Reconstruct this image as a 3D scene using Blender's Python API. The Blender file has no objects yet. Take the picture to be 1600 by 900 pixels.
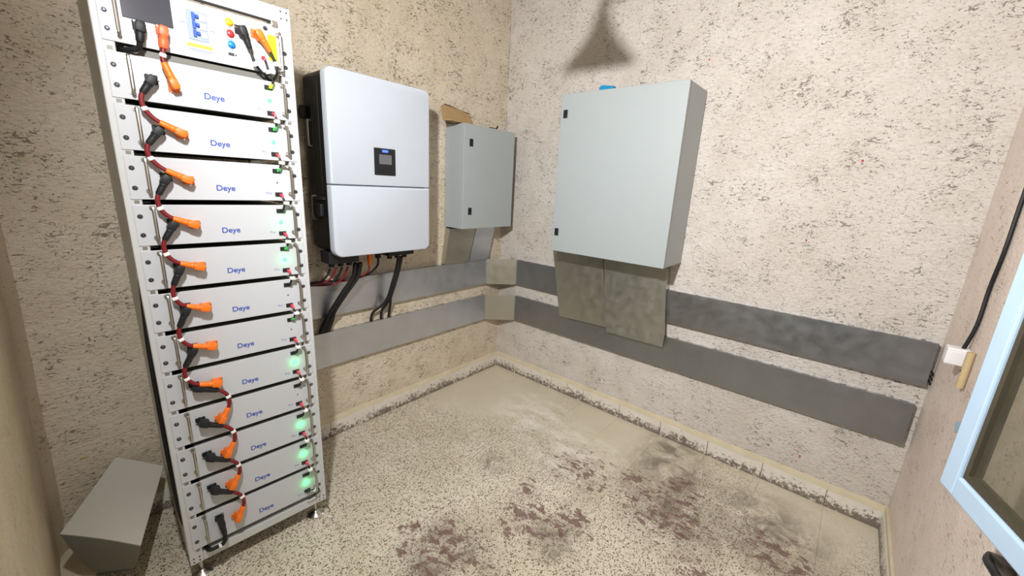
import bpy, bmesh, math, random
from mathutils import Vector, Matrix, noise
random.seed(7)
S = bpy.context.scene
COL = S.collection

# ------------------------------------------------------------------ camera
cam_d = bpy.data.cameras.new('camera')
cam = bpy.data.objects.new('camera', cam_d); COL.objects.link(cam)
yaw, pitch, roll, FPX = 0.8746, -0.2483, 0.0517, 627.9
cy_, sy_, cp_, sp_ = math.cos(yaw), math.sin(yaw), math.cos(pitch), math.sin(pitch)
Fw = Vector((sy_*cp_, cy_*cp_, sp_)); R0 = Vector((cy_, -sy_, 0)); U0 = R0.cross(Fw)
Rt = math.cos(roll)*R0 + math.sin(roll)*U0
Up = -math.sin(roll)*R0 + math.cos(roll)*U0
cam.matrix_world = Matrix(((Rt.x, Up.x, -Fw.x, -2.5355), (Rt.y, Up.y, -Fw.y, -2.2636),
                           (Rt.z, Up.z, -Fw.z, 1.5874), (0, 0, 0, 1)))
cam_d.sensor_width = 36.0; cam_d.lens = FPX/1600*36; cam_d.clip_start = 0.02
S.camera = cam

# ------------------------------------------------------------------ world, light, exposure
w = bpy.data.worlds.new('world'); S.world = w; w.use_nodes = True
bg = w.node_tree.nodes['Background']
bg.inputs[0].default_value = (0.55, 0.65, 0.8, 1); bg.inputs[1].default_value = 0.12
S.view_settings.view_transform = 'Standard'; S.view_settings.look = 'None'
S.view_settings.gamma = 1.0; S.view_settings.use_curve_mapping = False
S.view_settings.exposure = 0.22
LAMP_POS = Vector((-2.47, -1.67, 2.27))          # floodlight on the left wall, aimed into the room
LAMP_AIM = Vector((.95, .04, -.29)).normalized()
LAMP_W = 60.0
def point_light(name, loc, watts, col, rad):
    d = bpy.data.lights.new(name, 'POINT'); d.energy = watts; d.color = col; d.shadow_soft_size = rad
    o = bpy.data.objects.new(name, d); o.location = loc; COL.objects.link(o); return o
fl_d = bpy.data.lights.new('floodlight_beam', 'AREA'); fl_d.shape = 'DISK'; fl_d.size = .11; fl_d.energy = LAMP_W
fl_d.color = (1.0, 0.985, 0.975)
fl_o = bpy.data.objects.new('floodlight_beam', fl_d); fl_o.location = LAMP_POS+LAMP_AIM*.012
fl_o.rotation_euler = LAMP_AIM.to_track_quat('-Z', 'Y').to_euler(); COL.objects.link(fl_o)

# ------------------------------------------------------------------ materials
def rgb(r, g, b):
    f = lambda c: ((c/255)/12.92 if c/255 <= 0.04045 else ((c/255+0.055)/1.055)**2.4)
    return (f(r), f(g), f(b), 1)
class NT:
    def __init__(s, name):
        s.m = bpy.data.materials.new(name); s.m.use_nodes = True; s.t = s.m.node_tree
        s.b = s.t.nodes['Principled BSDF']
    def n(s, typ, **kw):
        o = s.t.nodes.new(typ)
        for k, v in kw.items():
            if hasattr(o, k) and not k.startswith('i_'): setattr(o, k, v)
        return o
    def l(s, a, b): s.t.links.new(a, b)
    def pos(s, scale=(1, 1, 1), obj=False, rot=(0, 0, 0)):
        if obj: src = s.n('ShaderNodeTexCoord').outputs['Object']
        else: src = s.n('ShaderNodeNewGeometry').outputs['Position']
        mp = s.n('ShaderNodeMapping'); mp.inputs['Scale'].default_value = scale
        mp.inputs['Rotation'].default_value = rot
        s.l(src, mp.inputs['Vector']); return mp.outputs['Vector']
    def noise(s, vec, scale, detail=3, rough=.5, dist=0):
        o = s.n('ShaderNodeTexNoise'); o.inputs['Scale'].default_value = scale
        o.inputs['Detail'].default_value = detail; o.inputs['Roughness'].default_value = rough
        o.inputs['Distortion'].default_value = dist
        s.l(vec, o.inputs['Vector']); return o.outputs['Fac']
    def voro(s, vec, scale, rand=1.0, feature='F1'):
        o = s.n('ShaderNodeTexVoronoi'); o.feature = feature; o.inputs['Scale'].default_value = scale
        o.inputs['Randomness'].default_value = rand; s.l(vec, o.inputs['Vector']); return o
    def ramp(s, fac, a, b, va=0., vb=1.):
        o = s.n('ShaderNodeMapRange'); o.inputs[1].default_value = a; o.inputs[2].default_value = b
        o.inputs[3].default_value = va; o.inputs[4].default_value = vb; o.clamp = True
        s.l(fac, o.inputs[0]); return o.outputs[0]
    def math(s, op, a, b=None):
        o = s.n('ShaderNodeMath'); o.operation = op
        for i, v in enumerate((a, b)):
            if v is None: continue
            if isinstance(v, (int, float)): o.inputs[i].default_value = v
            else: s.l(v, o.inputs[i])
        return o.outputs[0]
    def mix(s, fac, a, b):
        o = s.n('ShaderNodeMix'); o.data_type = 'RGBA'
        if isinstance(fac, (int, float)): o.inputs[0].default_value = fac
        else: s.l(fac, o.inputs[0])
        for i, v in ((6, a), (7, b)):
            if isinstance(v, tuple): o.inputs[i].default_value = v
            else: s.l(v, o.inputs[i])
        return o.outputs[2]
    def bump(s, h, strength, dist=.01):
        o = s.n('ShaderNodeBump'); o.inputs['Strength'].default_value = strength
        o.inputs['Distance'].default_value = dist; s.l(h, o.inputs['Height'])
        s.l(o.outputs[0], s.b.inputs['Normal'])
    def blob(s, c, r):
        g = s.n('ShaderNodeNewGeometry').outputs['Position']
        o = s.n('ShaderNodeVectorMath'); o.operation = 'DISTANCE'; s.l(g, o.inputs[0]); o.inputs[1].default_value = c
        return s.ramp(o.outputs['Value'], 0.25*r, r, 1, 0)

def simple(name, col, rough=.5, metal=0., var=.06, nscale=14, bump=0., emit=None, estr=0, spec=None, coat=0):
    m = NT(name); v = m.pos(obj=True)
    f = m.noise(v, nscale, 4)
    d = tuple(c*(1-var*2.2) for c in col[:3])+(1,)
    e = tuple(min(1, c*(1+var)) for c in col[:3])+(1,)
    m.l(m.mix(f, d, e), m.b.inputs['Base Color'])
    m.b.inputs['Roughness'].default_value = rough; m.b.inputs['Metallic'].default_value = metal
    if spec is not None: m.b.inputs['Specular IOR Level'].default_value = spec
    if coat: m.b.inputs['Coat Weight'].default_value = coat
    if bump: m.bump(m.noise(v, nscale*8, 3), bump, .002)
    if emit:
        m.b.inputs['Emission Color'].default_value = emit; m.b.inputs['Emission Strength'].default_value = estr
    return m.m

def plaster(name, base, base2, fleck, shine=.42, amount=1., str_=.7):
    m = NT(name)
    v = m.pos((1, 1, 1.0)); vs = m.pos((1, 1, 2.1), rot=(.25, .25, 0))
    big = m.noise(v, 2.2, 3, .55); mid = m.noise(v, 9, 4, .6)
    col = m.mix(m.ramp(m.math('ADD', m.math('MULTIPLY', big, .6), m.math('MULTIPLY', mid, .4)), .36, .64), base2, base)
    # pale trowel scabs
    scab = m.ramp(m.noise(vs, 44, 3, .6, .6), .58, .68)
    col = m.mix(m.math('MULTIPLY', scab, .35), col, tuple(min(1, c*1.12) for c in base[:3])+(1,))
    # dark gouges and flecks, clustered
    fl = m.noise(vs, 62, 3, .55, 1.3)
    clus = m.math('MULTIPLY', m.ramp(m.noise(v, 6.5, 4, .7), .40, .66), .10)
    gm = m.ramp(m.math('ADD', fl, clus), .66-.03*amount, .70-.03*amount)
    fl2 = m.noise(vs, 24, 3, .6, 1.6)
    gm2 = m.math('MULTIPLY', m.ramp(m.math('ADD', fl2, clus), .69-.012*amount, .72-.012*amount), .95)
    g = m.math('MAXIMUM', gm, gm2)
    col = m.mix(m.math('MULTIPLY', g, .72), col, fleck)
    # a few stray paint specks
    sp = m.voro(v, 26); near = m.ramp(sp.outputs['Distance'], .10, .16, 1, 0)
    sepr = m.n('ShaderNodeSeparateColor'); m.l(sp.outputs['Color'], sepr.inputs[0])
    rr = m.math('MULTIPLY', near, m.ramp(sepr.outputs[0], .9965, .9975))
    yy = m.math('MULTIPLY', near, m.ramp(sepr.outputs[1], .996, .997))
    col = m.mix(rr, col, rgb(190, 60, 50)); col = m.mix(yy, col, rgb(235, 205, 60))
    m.l(col, m.b.inputs['Base Color'])
    m.l(m.ramp(scab, 0, 1, shine, shine-.26), m.b.inputs['Roughness'])
    m.b.inputs['Specular IOR Level'].default_value = .45
    h = m.math('ADD', m.math('MULTIPLY', m.noise(vs, 46, 5, .6, .5), .8), m.math('MULTIPLY', g, -.9))
    h = m.math('ADD', m.math('ADD', h, m.math('MULTIPLY', mid, .9)), m.math('MULTIPLY', scab, .25))
    m.bump(h, str_, .012)
    return m.m

M = {}
M['wall'] = plaster('plaster_cream', rgb(219, 208, 189), rgb(204, 191, 168), rgb(84, 68, 48), .5, -.15)
M['wall_pink'] = plaster('plaster_pinkish', rgb(211, 205, 198), rgb(198, 190, 181), rgb(92, 78, 64), .5, -.5)
M['wall_front'] = plaster('plaster_window_wall', rgb(228, 214, 204), rgb(214, 198, 186), rgb(120, 102, 88), .55, -.8, .4)
M['wall_plain'] = plaster('plaster_smooth', rgb(206, 192, 168), rgb(192, 176, 148), rgb(140, 120, 90), .55, -1.2, .25)
M['ceiling'] = simple('ceiling_paint', rgb(158, 152, 140), .8, bump=.2)

def floor_mat():
    m = NT('terrazzo'); v = m.pos()
    big = m.noise(v, 2.5, 4, .6); fine = m.noise(v, 60, 2)
    col = m.mix(m.ramp(big, .35, .65), rgb(208, 199, 178), rgb(228, 220, 204))
    col = m.mix(m.math('MULTIPLY', fine, .25), col, rgb(190, 176, 146))
    # dark stone chips, worn and dusty near the far corner
    vo = m.voro(v, 135); cr = m.n('ShaderNodeSeparateColor'); m.l(vo.outputs['Color'], cr.inputs[0])
    size = m.math('MULTIPLY', cr.outputs[0], .60)
    chip = m.ramp(m.math('SUBTRACT', vo.outputs['Distance'], size), -.06, .02, 1, 0)
    vo2 = m.voro(v, 240); cr2 = m.n('ShaderNodeSeparateColor'); m.l(vo2.outputs['Color'], cr2.inputs[0])
    chip2 = m.ramp(m.math('SUBTRACT', vo2.outputs['Distance'], m.math('MULTIPLY', cr2.outputs[0], .52)), -.05, .03, .8, 0)
    chips = m.math('MAXIMUM', chip, chip2)
    dust = m.math('MAXIMUM', m.blob((-.15, -.2, 0), .95), m.math('MULTIPLY', m.blob((-.1, -1.3, 0), .8), .75))
    dust = m.math('MAXIMUM', dust, m.math('MULTIPLY', m.blob((-.05, -2.4, 0), .7), .6))
    dust = m.ramp(m.math('ADD', m.math('MULTIPLY', dust, 1.25), m.math('MULTIPLY', m.math('SUBTRACT', m.noise(v, 6, 4, .65), .5), .9)), .3, .8)
    chips = m.math('MULTIPLY', chips, m.math('SUBTRACT', 1., m.math('MULTIPLY', dust, .92)))
    cc = m.mix(cr.outputs[1], rgb(70, 61, 48), rgb(126, 110, 86))
    col = m.mix(m.math('MULTIPLY', chips, .95), col, cc)
    col = m.mix(m.math('MULTIPLY', dust, .55), col, rgb(204, 195, 172))
    # white plaster dust swept in streaks
    wd = m.math('MULTIPLY', m.math('MAXIMUM', m.blob((-.42, -.72, 0), .34), m.math('MULTIPLY', m.blob((-.62, -1.15, 0), .4), .8)),
                m.ramp(m.noise(m.pos((2.2, .9, 1), rot=(0, 0, .7)), 5, 5, .6, .6), .42, .7))
    col = m.mix(m.math('MULTIPLY', wd, .95), col, rgb(244, 240, 232))
    # grey grime
    gr = None
    for c, r in (((-1.20, -1.49, 0), .17), ((-1.0, -.92, 0), .13), ((-.62, -1.86, 0), .34), ((-.33, -1.7, 0), .32), ((-.42, -2.2, 0), .4), ((-1.62, -1.2, 0), .3), ((-.15, -1.65, 0), .25)):
        b = m.blob(c, r); gr = b if gr is None else m.math('MAXIMUM', gr, b)
    gm = m.math('MULTIPLY', gr, m.ramp(m.noise(v, 9, 6, .68, .5), .36, .60))
    col = m.mix(m.math('MULTIPLY', gm, .8), col, rgb(104, 95, 82))
    # maroon paint, flaked
    mr = None
    for c, r in (((-1.57, -1.15, 0), .34), ((-1.68, -1.02, 0), .12), ((-1.18, -1.32, 0), .27), ((-1.06, -1.47, 0), .22), ((-.63, -1.80, 0), .42), ((-.68, -1.32, 0), .30), ((-.40, -1.80, 0), .16), ((-.55, -2.28, 0), .26), ((-1.02, -1.2, 0), .14), ((-.55, -1.55, 0), .18), ((-1.62, -.95, 0), .1), ((-.9, -2.0, 0), .16)):
        b = m.blob(c, r); mr = b if mr is None else m.math('MAXIMUM', mr, b)
    fl = m.math('ADD', m.noise(m.pos((1.0, .62, 1), rot=(0, 0, .65)), 24, 7, .72, .4), m.math('MULTIPLY', mr, .17))
    mm = m.math('MULTIPLY', m.ramp(fl, .665, .70), m.ramp(mr, .02, .3))
    col = m.mix(m.math('MULTIPLY', mm, .78), col, rgb(100, 66, 60))
    sft = m.math('MULTIPLY', mr, m.ramp(m.noise(v, 8, 4, .6), .4, .7))
    col = m.mix(m.math('MULTIPLY', sft, .45), col, rgb(122, 98, 90))
    m.l(col, m.b.inputs['Base Color'])
    m.l(m.ramp(m.noise(v, 14, 3), .3, .7, .42, .62), m.b.inputs['Roughness'])
    m.bump(m.math('ADD', m.noise(v, 50, 4), m.math('MULTIPLY', chips, -.35)), .22, .003)
    return m.m
M['floor'] = floor_mat()
M['mortar'] = simple('mortar', rgb(168, 156, 130), .9, bump=.4)
def skirting_mat():
    m = NT('skirting_tile'); v = m.pos()
    col = m.mix(m.noise(v, 8, 4), rgb(206, 198, 186), rgb(230, 225, 217))
    z = m.n('ShaderNodeSeparateXYZ'); m.l(m.n('ShaderNodeNewGeometry').outputs['Position'], z.inputs[0])
    low = m.ramp(z.outputs['Z'], 0, .095, .30, 0)
    patch = m.math('MULTIPLY', m.ramp(m.noise(v, 4, 3), .35, .65), .12)
    k = m.ramp(m.math('ADD', m.math('ADD', m.noise(v, 55, 5, .7, .6), low), patch), .70, .80)
    col = m.mix(m.math('MULTIPLY', k, .85), col, rgb(86, 74, 60))
    m.l(col, m.b.inputs['Base Color']); m.b.inputs['Roughness'].default_value = .5
    m.bump(m.noise(v, 40, 4), .25, .003); return m.m
M['skirt'] = skirting_mat()
M['yellow_trim'] = simple('yellowish_grout', rgb(212, 200, 172), .7, bump=.5, var=.12, nscale=9)

def galv(name, col, rough, scr=.3, var=.25):
    m = NT(name); v = m.pos(obj=True)
    a = m.noise(v, 7, 4, .6); s = m.noise(m.pos((1.5, 1.5, 5), obj=True, rot=(.4, .5, 0)), 55, 5, .75, .3)
    wh = m.math('MULTIPLY', m.ramp(s, .62, .8), m.ramp(m.noise(v, 5, 3), .5, .7))
    d = tuple(c*(1-var) for c in col[:3])+(1,)
    c = m.mix(a, d, col); c = m.mix(m.math('MULTIPLY', wh, scr), c, rgb(225, 228, 230))
    m.l(c, m.b.inputs['Base Color']); m.b.inputs['Metallic'].default_value = .92
    m.l(m.math('ADD', m.ramp(m.noise(v, 18, 3), .3, .7, rough-.06, rough+.08), m.math('MULTIPLY', wh, .12)), m.b.inputs['Roughness'])
    m.bump(m.noise(v, 2.5, 1), .05, .006); return m.m
M['galv'] = galv('galvanised_steel', rgb(209, 214, 221), .345, 0.)
M['galv_worn'] = galv('scuffed_galvanised_steel', rgb(158, 161, 164), .345, .5)  # scuffs are wear; darker base holds the dim reflections on the right wall
M['plate'] = galv('dull_sheet_metal', rgb(186, 184, 172), .36, .2, .14)
M['plate_scuffed'] = galv('scratched_sheet_metal', rgb(188, 187, 180), .35, .9, .14)
M['dark'] = simple('dark_void', rgb(16, 16, 16), .8)
M['rack_white'] = simple('white_powder_coat', rgb(196, 199, 200), .42, var=.02, bump=.05)
M['panel_white'] = simple('white_panel_paint', rgb(193, 197, 202), .38, var=.015, bump=.04)
M['case_grey'] = simple('grey_case_steel', rgb(128, 128, 122), .5, .3, var=.05)
M['shelf_dark'] = simple('mid_grey_steel', rgb(112, 112, 106), .5)
M['shelf'] = simple('pale_grey_shelf', rgb(190, 190, 184), .5)
M['screw'] = simple('zinc_screw', rgb(84, 84, 90), .38, .7)
M['chrome'] = simple('polished_steel', rgb(200, 198, 192), .2, 1.)
M['handle'] = simple('satin_steel', rgb(188, 184, 176), .3, .95)
M['orange'] = simple('orange_plastic', rgb(246, 120, 24), .45)
M['coral'] = simple('coral_orange_plastic', rgb(255, 110, 62), .45)
M['black_plug'] = simple('black_plastic', rgb(18, 21, 25), .55)
M['black'] = simple('black_rubber', rgb(10, 10, 13), .6)
M['red_cable'] = simple('dark_red_sheath', rgb(120, 20, 26), .5)
M['tag'] = simple('white_tag', rgb(240, 240, 238), .6, var=.02)
M['blue_ink'] = simple('blue_ink', rgb(58, 82, 170), .5)
M['pale_ink'] = simple('pale_blue_ink', rgb(120, 136, 186), .5)
M['led'] = simple('green_led', rgb(4, 40, 14), .4, emit=(.22, 1., .42, 1), estr=1.5)
M['led_off'] = simple('unlit_led', rgb(90, 94, 92), .4)
M['green_plug'] = simple('green_plastic', rgb(70, 190, 90), .4)
M['red_plug'] = simple('pinkish_red_plastic', rgb(220, 60, 84), .4)
M['lime'] = simple('lime_yellow_sticker', rgb(205, 216, 20), .5)
M['amber'] = simple('amber_label', rgb(232, 176, 60), .5)
M['btn_y'] = simple('yellow_button', rgb(250, 190, 20), .35)
M['btn_r'] = simple('red_button', rgb(210, 50, 55), .35)
M['btn_b'] = simple('blue_button', rgb(20, 130, 215), .35)
M['screen'] = simple('dark_screen_glass', rgb(62, 64, 74), .18, var=.03)
M['brk'] = simple('pale_breaker_plastic', rgb(150, 166, 196), .45)
M['pole'] = simple('grey_white_breaker_face', rgb(176, 182, 194), .45)
M['brk_blue'] = simple('blue_breaker_toggle', rgb(48, 92, 190), .4)
M['inv_white'] = simple('white_inverter_plastic', rgb(197, 205, 216), .4, var=.012, bump=.03)
M['inv_black'] = simple('black_inverter_casing', rgb(13, 12, 12), .45, var=.1)
M['lcd'] = simple('grey_lcd', rgb(104, 104, 108), .3)
M['blue_led'] = simple('blue_led', rgb(60, 90, 255), .4, emit=(.05, .12, 1, 1), estr=2.0)
M['cab'] = simple('grey_cabinet_paint', rgb(163, 171, 173), .45, var=.015, bump=.05)
M['cab_side'] = M['cab']
M['card'] = simple('brown_cardboard', rgb(176, 146, 102), .8, var=.08, bump=.1)
M['tan'] = simple('tan_conduit_plastic', rgb(190, 168, 128), .6)  # brownish tone of the blurry shadow by the outlet box
M['card_edge'] = simple('torn_cardboard_edge', rgb(72, 56, 44), .9)
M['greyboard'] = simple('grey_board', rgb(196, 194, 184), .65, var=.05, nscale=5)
M['greyboard_in'] = simple('grey_board_back', rgb(132, 134, 128), .7, var=.1, nscale=6)  # darker grey, for the front leaf
M['cyan'] = simple('cyan_blue_plastic', rgb(20, 138, 190), .45)
M['frame_blue'] = simple('pale_blue_gloss_paint', rgb(176, 200, 222), .35, var=.06, nscale=10, bump=.1)
M['gasket'] = simple('dark_olive_putty', rgb(70, 62, 44), .8, var=.2)
M['clip_white'] = simple('white_plastic', rgb(232, 230, 232), .4)
M['lamp_shade'] = simple('enamel_shade', rgb(210, 205, 195), .4)
M['bulb'] = simple('lit_bulb_glass', rgb(255, 250, 235), .3, emit=(1, .97, .92, 1), estr=6.)
M['olive'] = simple('dark_olive_plastic', rgb(70, 66, 58), .4)
gm = NT('dusty_glass')
gv = gm.pos(obj=True)
gd = gm.ramp(gm.noise(gv, 5, 5, .65, .8), .35, .8, .18, .5)
tr = gm.n('ShaderNodeBsdfTransparent'); tr.inputs[0].default_value = (.74, .74, .68, 1)
mx = gm.n('ShaderNodeMixShader'); gm.l(gd, mx.inputs[0]); gm.l(tr.outputs[0], mx.inputs[1]); gm.l(gm.b.outputs[0], mx.inputs[2])
gm.b.inputs['Base Color'].default_value = rgb(112, 108, 92); gm.b.inputs['Roughness'].default_value = .12
gm.l(mx.outputs[0], gm.t.nodes['Material Output'].inputs['Surface'])
M['glass'] = gm.m

# ------------------------------------------------------------------ mesh helpers
def nb(): return bmesh.new()
def box(bm, x0, x1, y0, y1, z0, z1, bev=0., seg=2):
    t = bmesh.new()
    bmesh.ops.create_cube(t, size=1)
    bmesh.ops.scale(t, vec=(abs(x1-x0), abs(y1-y0), abs(z1-z0)), verts=t.verts)
    bmesh.ops.translate(t, vec=((x0+x1)/2, (y0+y1)/2, (z0+z1)/2), verts=t.verts)
    if bev: bmesh.ops.bevel(t, geom=t.edges[:], offset=bev, segments=seg, profile=.5, affect='EDGES')
    merge(bm, t); return bm
def merge(bm, t, mat=None):
    if mat is not None: bmesh.ops.transform(t, matrix=mat, verts=t.verts)
    me = bpy.data.meshes.new('tmp'); t.to_mesh(me); t.free(); bm.from_mesh(me); bpy.data.meshes.remove(me)
def ring(bm, c, u, v, r, seg): return [bm.verts.new(c+u*(r*math.cos(2*math.pi*i/seg))+v*(r*math.sin(2*math.pi*i/seg))) for i in range(seg)]
def tube(bm, pts, r, seg=8, cap=True):
    pts = [Vector(p) for p in pts]; rs = r if isinstance(r, (list, tuple)) else [r]*len(pts)
    prev = None; rings = []
    for i, p in enumerate(pts):
        d = (pts[min(i+1, len(pts)-1)]-pts[max(i-1, 0)]).normalized()
        if prev is None:
            u = d.orthogonal().normalized()
        else:
            u = (prev-d*prev.dot(d))
            u = u.normalized() if u.length > 1e-6 else d.orthogonal().normalized()
        prev = u; rings.append(ring(bm, p, u, d.cross(u), rs[i], seg))
    for a, b in zip(rings, rings[1:]):
        for i in range(seg): bm.faces.new((a[i], a[(i+1) % seg], b[(i+1) % seg], b[i]))
    if cap: bm.faces.new(rings[0][::-1]); bm.faces.new(rings[-1])
    return bm
def smooth_pts(P, n=6):
    P = [Vector(p) for p in P]; out = []
    for i in range(len(P)-1):
        p0, p1, p2, p3 = P[max(i-1, 0)], P[i], P[i+1], P[min(i+2, len(P)-1)]
        for k in range(n):
            t = k/n
            out.append(.5*((2*p1)+(p2-p0)*t+(2*p0-5*p1+4*p2-p3)*t*t+(3*p1-p0-3*p2+p3)*t**3))
    out.append(P[-1]); return out
def cyl(bm, a, b, r, seg=14, r2=None): return tube(bm, [a, b], [r, r if r2 is None else r2], seg)
def prism(bm, poly, axis, d0, d1, cham=0.):
    """poly: list of 2D points; axis 'y' -> (x,z) extruded in y; 'x' -> (y,z) extruded in x. cham insets the d0 rim."""
    n = len(poly); cx = sum(p[0] for p in poly)/n; cz = sum(p[1] for p in poly)/n
    def P(p, d): return Vector((p[0], d, p[1])) if axis == 'y' else Vector((d, p[0], p[1]))
    loops = []
    lev = [(1, d1), (1, d0)] if not cham else None
    if cham:
        s = 1 if d1 > d0 else -1; lev = []
        lev = [(0, d1), (0, d0+s*cham), (.3*cham, d0+s*.3*cham), (cham, d0)]
    else: lev = [(0, d1), (0, d0)]
    w = max(p[0] for p in poly)-min(p[0] for p in poly); h = max(p[1] for p in poly)-min(p[1] for p in poly)
    for ins, d in lev:
        loops.append([bm.verts.new(P((cx+(p[0]-cx)*(1-2*ins/w), cz+(p[1]-cz)*(1-2*ins/h)), d)) for p in poly])
    for a, b in zip(loops, loops[1:]):
        for i in range(n): bm.faces.new((a[i], a[(i+1) % n], b[(i+1) % n], b[i]))
    bm.faces.new(loops[0]); bm.faces.new(loops[-1][::-1])
    bmesh.ops.recalc_face_normals(bm, faces=bm.faces[:])
    return bm
def rrect(x0, x1, z0, z1, rbl, rbr, rtr, rtl, n=6):
    out = []
    for cx, cz, r, a0 in ((x0+rbl, z0+rbl, rbl, 180), (x1-rbr, z0+rbr, rbr, 270), (x1-rtr, z1-rtr, rtr, 0), (x0+rtl, z1-rtl, rtl, 90)):
        if r <= 0: out.append((cx, cz)); continue
        for k in range(n+1):
            a = math.radians(a0+90*k/n); out.append((cx+r*math.cos(a), cz+r*math.sin(a)))
    return out
def obj(name, bm, mat, parent=None, smooth=False):
    me = bpy.data.meshes.new(name); bm.to_mesh(me); bm.free()
    o = bpy.data.objects.new(name, me); COL.objects.link(o)
    if isinstance(mat, (list, tuple)):
        for m in mat: me.materials.append(m)
    else: me.materials.append(mat)
    if smooth:
        for p in me.polygons: p.use_smooth = True
        try: me.set_sharp_from_angle(angle=math.radians(38))
        except Exception: pass
    if parent is not None: o.parent = parent
    return o
def share(name, src, parent, loc=(0, 0, 0), rot=None):
    o = bpy.data.objects.new(name, src.data); COL.objects.link(o); o.parent = parent; o.location = loc
    if rot: o.rotation_euler = rot
    return o
def tag(o, label, cat, group=None):
    o['label'] = label; o['category'] = cat
    if group: o['group'] = group
    return o
def thing(name, label, cat, loc=(0, 0, 0), rz=0, group=None):
    o = bpy.data.objects.new(name, None); COL.objects.link(o); o.empty_display_size = .05
    o.location = loc; o.rotation_euler = (0, 0, rz); return tag(o, label, cat, group)
def struct(name, bm, mat, smooth=False):
    o = obj(name, bm, mat, None, smooth); o['kind'] = 'structure'; return o
def text(name, body, size, mat, parent, loc, rot, extr=.0004, bold=False):
    cu = bpy.data.curves.new(name, 'FONT'); cu.body = body; cu.size = size; cu.align_x = 'CENTER'; cu.align_y = 'CENTER'; cu.extrude = extr
    if bold: cu.offset = size*.018
    tmp = bpy.data.objects.new('tmp_text', cu); COL.objects.link(tmp)
    dg = bpy.context.evaluated_depsgraph_get(); dg.update()
    me = bpy.data.meshes.new_from_object(tmp.evaluated_get(dg)); bpy.data.objects.remove(tmp)
    me.name = name; me.materials.clear(); me.materials.append(mat)
    o = bpy.data.objects.new(name, me); COL.objects.link(o); o.parent = parent; o.location = loc; o.rotation_euler = rot
    return o

# ------------------------------------------------------------------ the room
XL, YF, ZC = -2.66, -2.656, 2.95
def wall_grid(name, P, nu, nv, mat, amp=.004, skip=None):
    """P(u,v) -> (point, inward normal)"""
    bm = nb(); g = [[None]*(nv+1) for _ in range(nu+1)]
    for i in range(nu+1):
        for j in range(nv+1):
            p, n = P(i/nu, j/nv)
            a = noise.noise(p*1.7)*amp+noise.noise(p*6)*amp*.5
            g[i][j] = bm.verts.new(p-n*abs(a))
    for i in range(nu):
        for j in range(nv):
            if skip and skip((i+.5)/nu, (j+.5)/nv): continue
            bm.faces.new((g[i][j], g[i+1][j], g[i+1][j+1], g[i][j+1]))
    bmesh.ops.recalc_face_normals(bm, faces=bm.faces[:])
    return struct(name, bm, mat, True)
wall_grid('wall_back', lambda u, v: (Vector((XL-.06+(0.06-XL)*u, 0, ZC*v)), Vector((0, -1, 0))), 60, 60, M['wall'])
wall_grid('wall_right', lambda u, v: (Vector((0, (YF)*u, ZC*v)), Vector((-1, 0, 0))), 60, 60, M['wall_pink'])
OX0, OX1, OZ0, OZ1 = -1.895, -1.425, 1.02, 2.16      # window opening
def front_wall():
    bm = nb(); T = .2
    for a in ((XL-.1, OX0, 0, ZC), (OX1, 0.0, 0, ZC), (OX0, OX1, 0, OZ0), (OX0, OX1, OZ1, ZC)):
        box(bm, a[0], a[1], YF-T, YF, a[2], a[3])
    return struct('wall_front', bm, M['wall_front'])
wf = front_wall()
def left_P(u, v):
    y = YF*u; z = ZC*v
    x = -2.688+.036*min(z, 1.2)
    e = max(0, 1-(-y)/.07)                    # plaster rounded into the corner
    return Vector((x+.03*e*e, y, z)), Vector((1, 0, 0))
wall_grid('wall_left', left_P, 60, 50, M['wall_plain'], .008, lambda u, v: .66 < u < .985 and v < .70)
dr = bpy.data.objects.new('door_1', None); COL.objects.link(dr); dr['kind'] = 'structure'     # assumed doorway, unseen; added to cut bounce and darken trunking reflections
for y0_, y1_, z0_, z1_ in ((-2.64, -2.60, 0, 2.08), (-1.77, -1.73, 0, 2.08), (-2.60, -1.77, 2.04, 2.08)):
    bm = nb(); box(bm, -2.86, -2.645, y0_, y1_, z0_, z1_, .004); obj('door_jamb', bm, M['frame_blue'], dr)
bm = nb(); box(bm, -2.86, -2.73, -2.60, -1.77, -.03, -.002); obj('threshold', bm, M['mortar'], dr)
bm = nb(); box(bm, XL-.1, .0, YF, 0, ZC, ZC+.05); struct('ceiling', bm, M['ceiling'])
bm = nb(); box(bm, XL-.1, 0.0, YF-.2, 0.0, -.05, -.004); fl = struct('floor', bm, M['mortar'])
# floor tiles, 30 cm, tight joints; each a part of the floor
T = .30; edges_x = [0.0]+[-.019-T*k for k in range(9)]+[XL-.06]; edges_y = [0.0]+[-.019-T*k for k in range(9)]+[YF]
tile_mesh = {}
for i in range(len(edges_x)-1):
    for j in range(len(edges_y)-1):
        x1, x0, y1, y0 = edges_x[i], edges_x[i+1], edges_y[j], edges_y[j+1]
        if x1-x0 < .012 or y1-y0 < .012: continue
        key = (round(x1-x0, 3), round(y1-y0, 3))
        loc = ((x0+x1)/2, (y0+y1)/2, 0)
        if key not in tile_mesh:
            b = nb(); g = .0003; hx, hy = (x1-x0)/2-g, (y1-y0)/2-g
            box(b, -hx, hx, -hy, hy, -.012, 0, .0005, 1)
            o = obj('tile', b, M['floor'], fl); o.location = loc; tile_mesh[key] = o
        else: o = share('tile', tile_mesh[key], fl, loc)
        o.location.z = -random.random()*.0004
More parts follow.
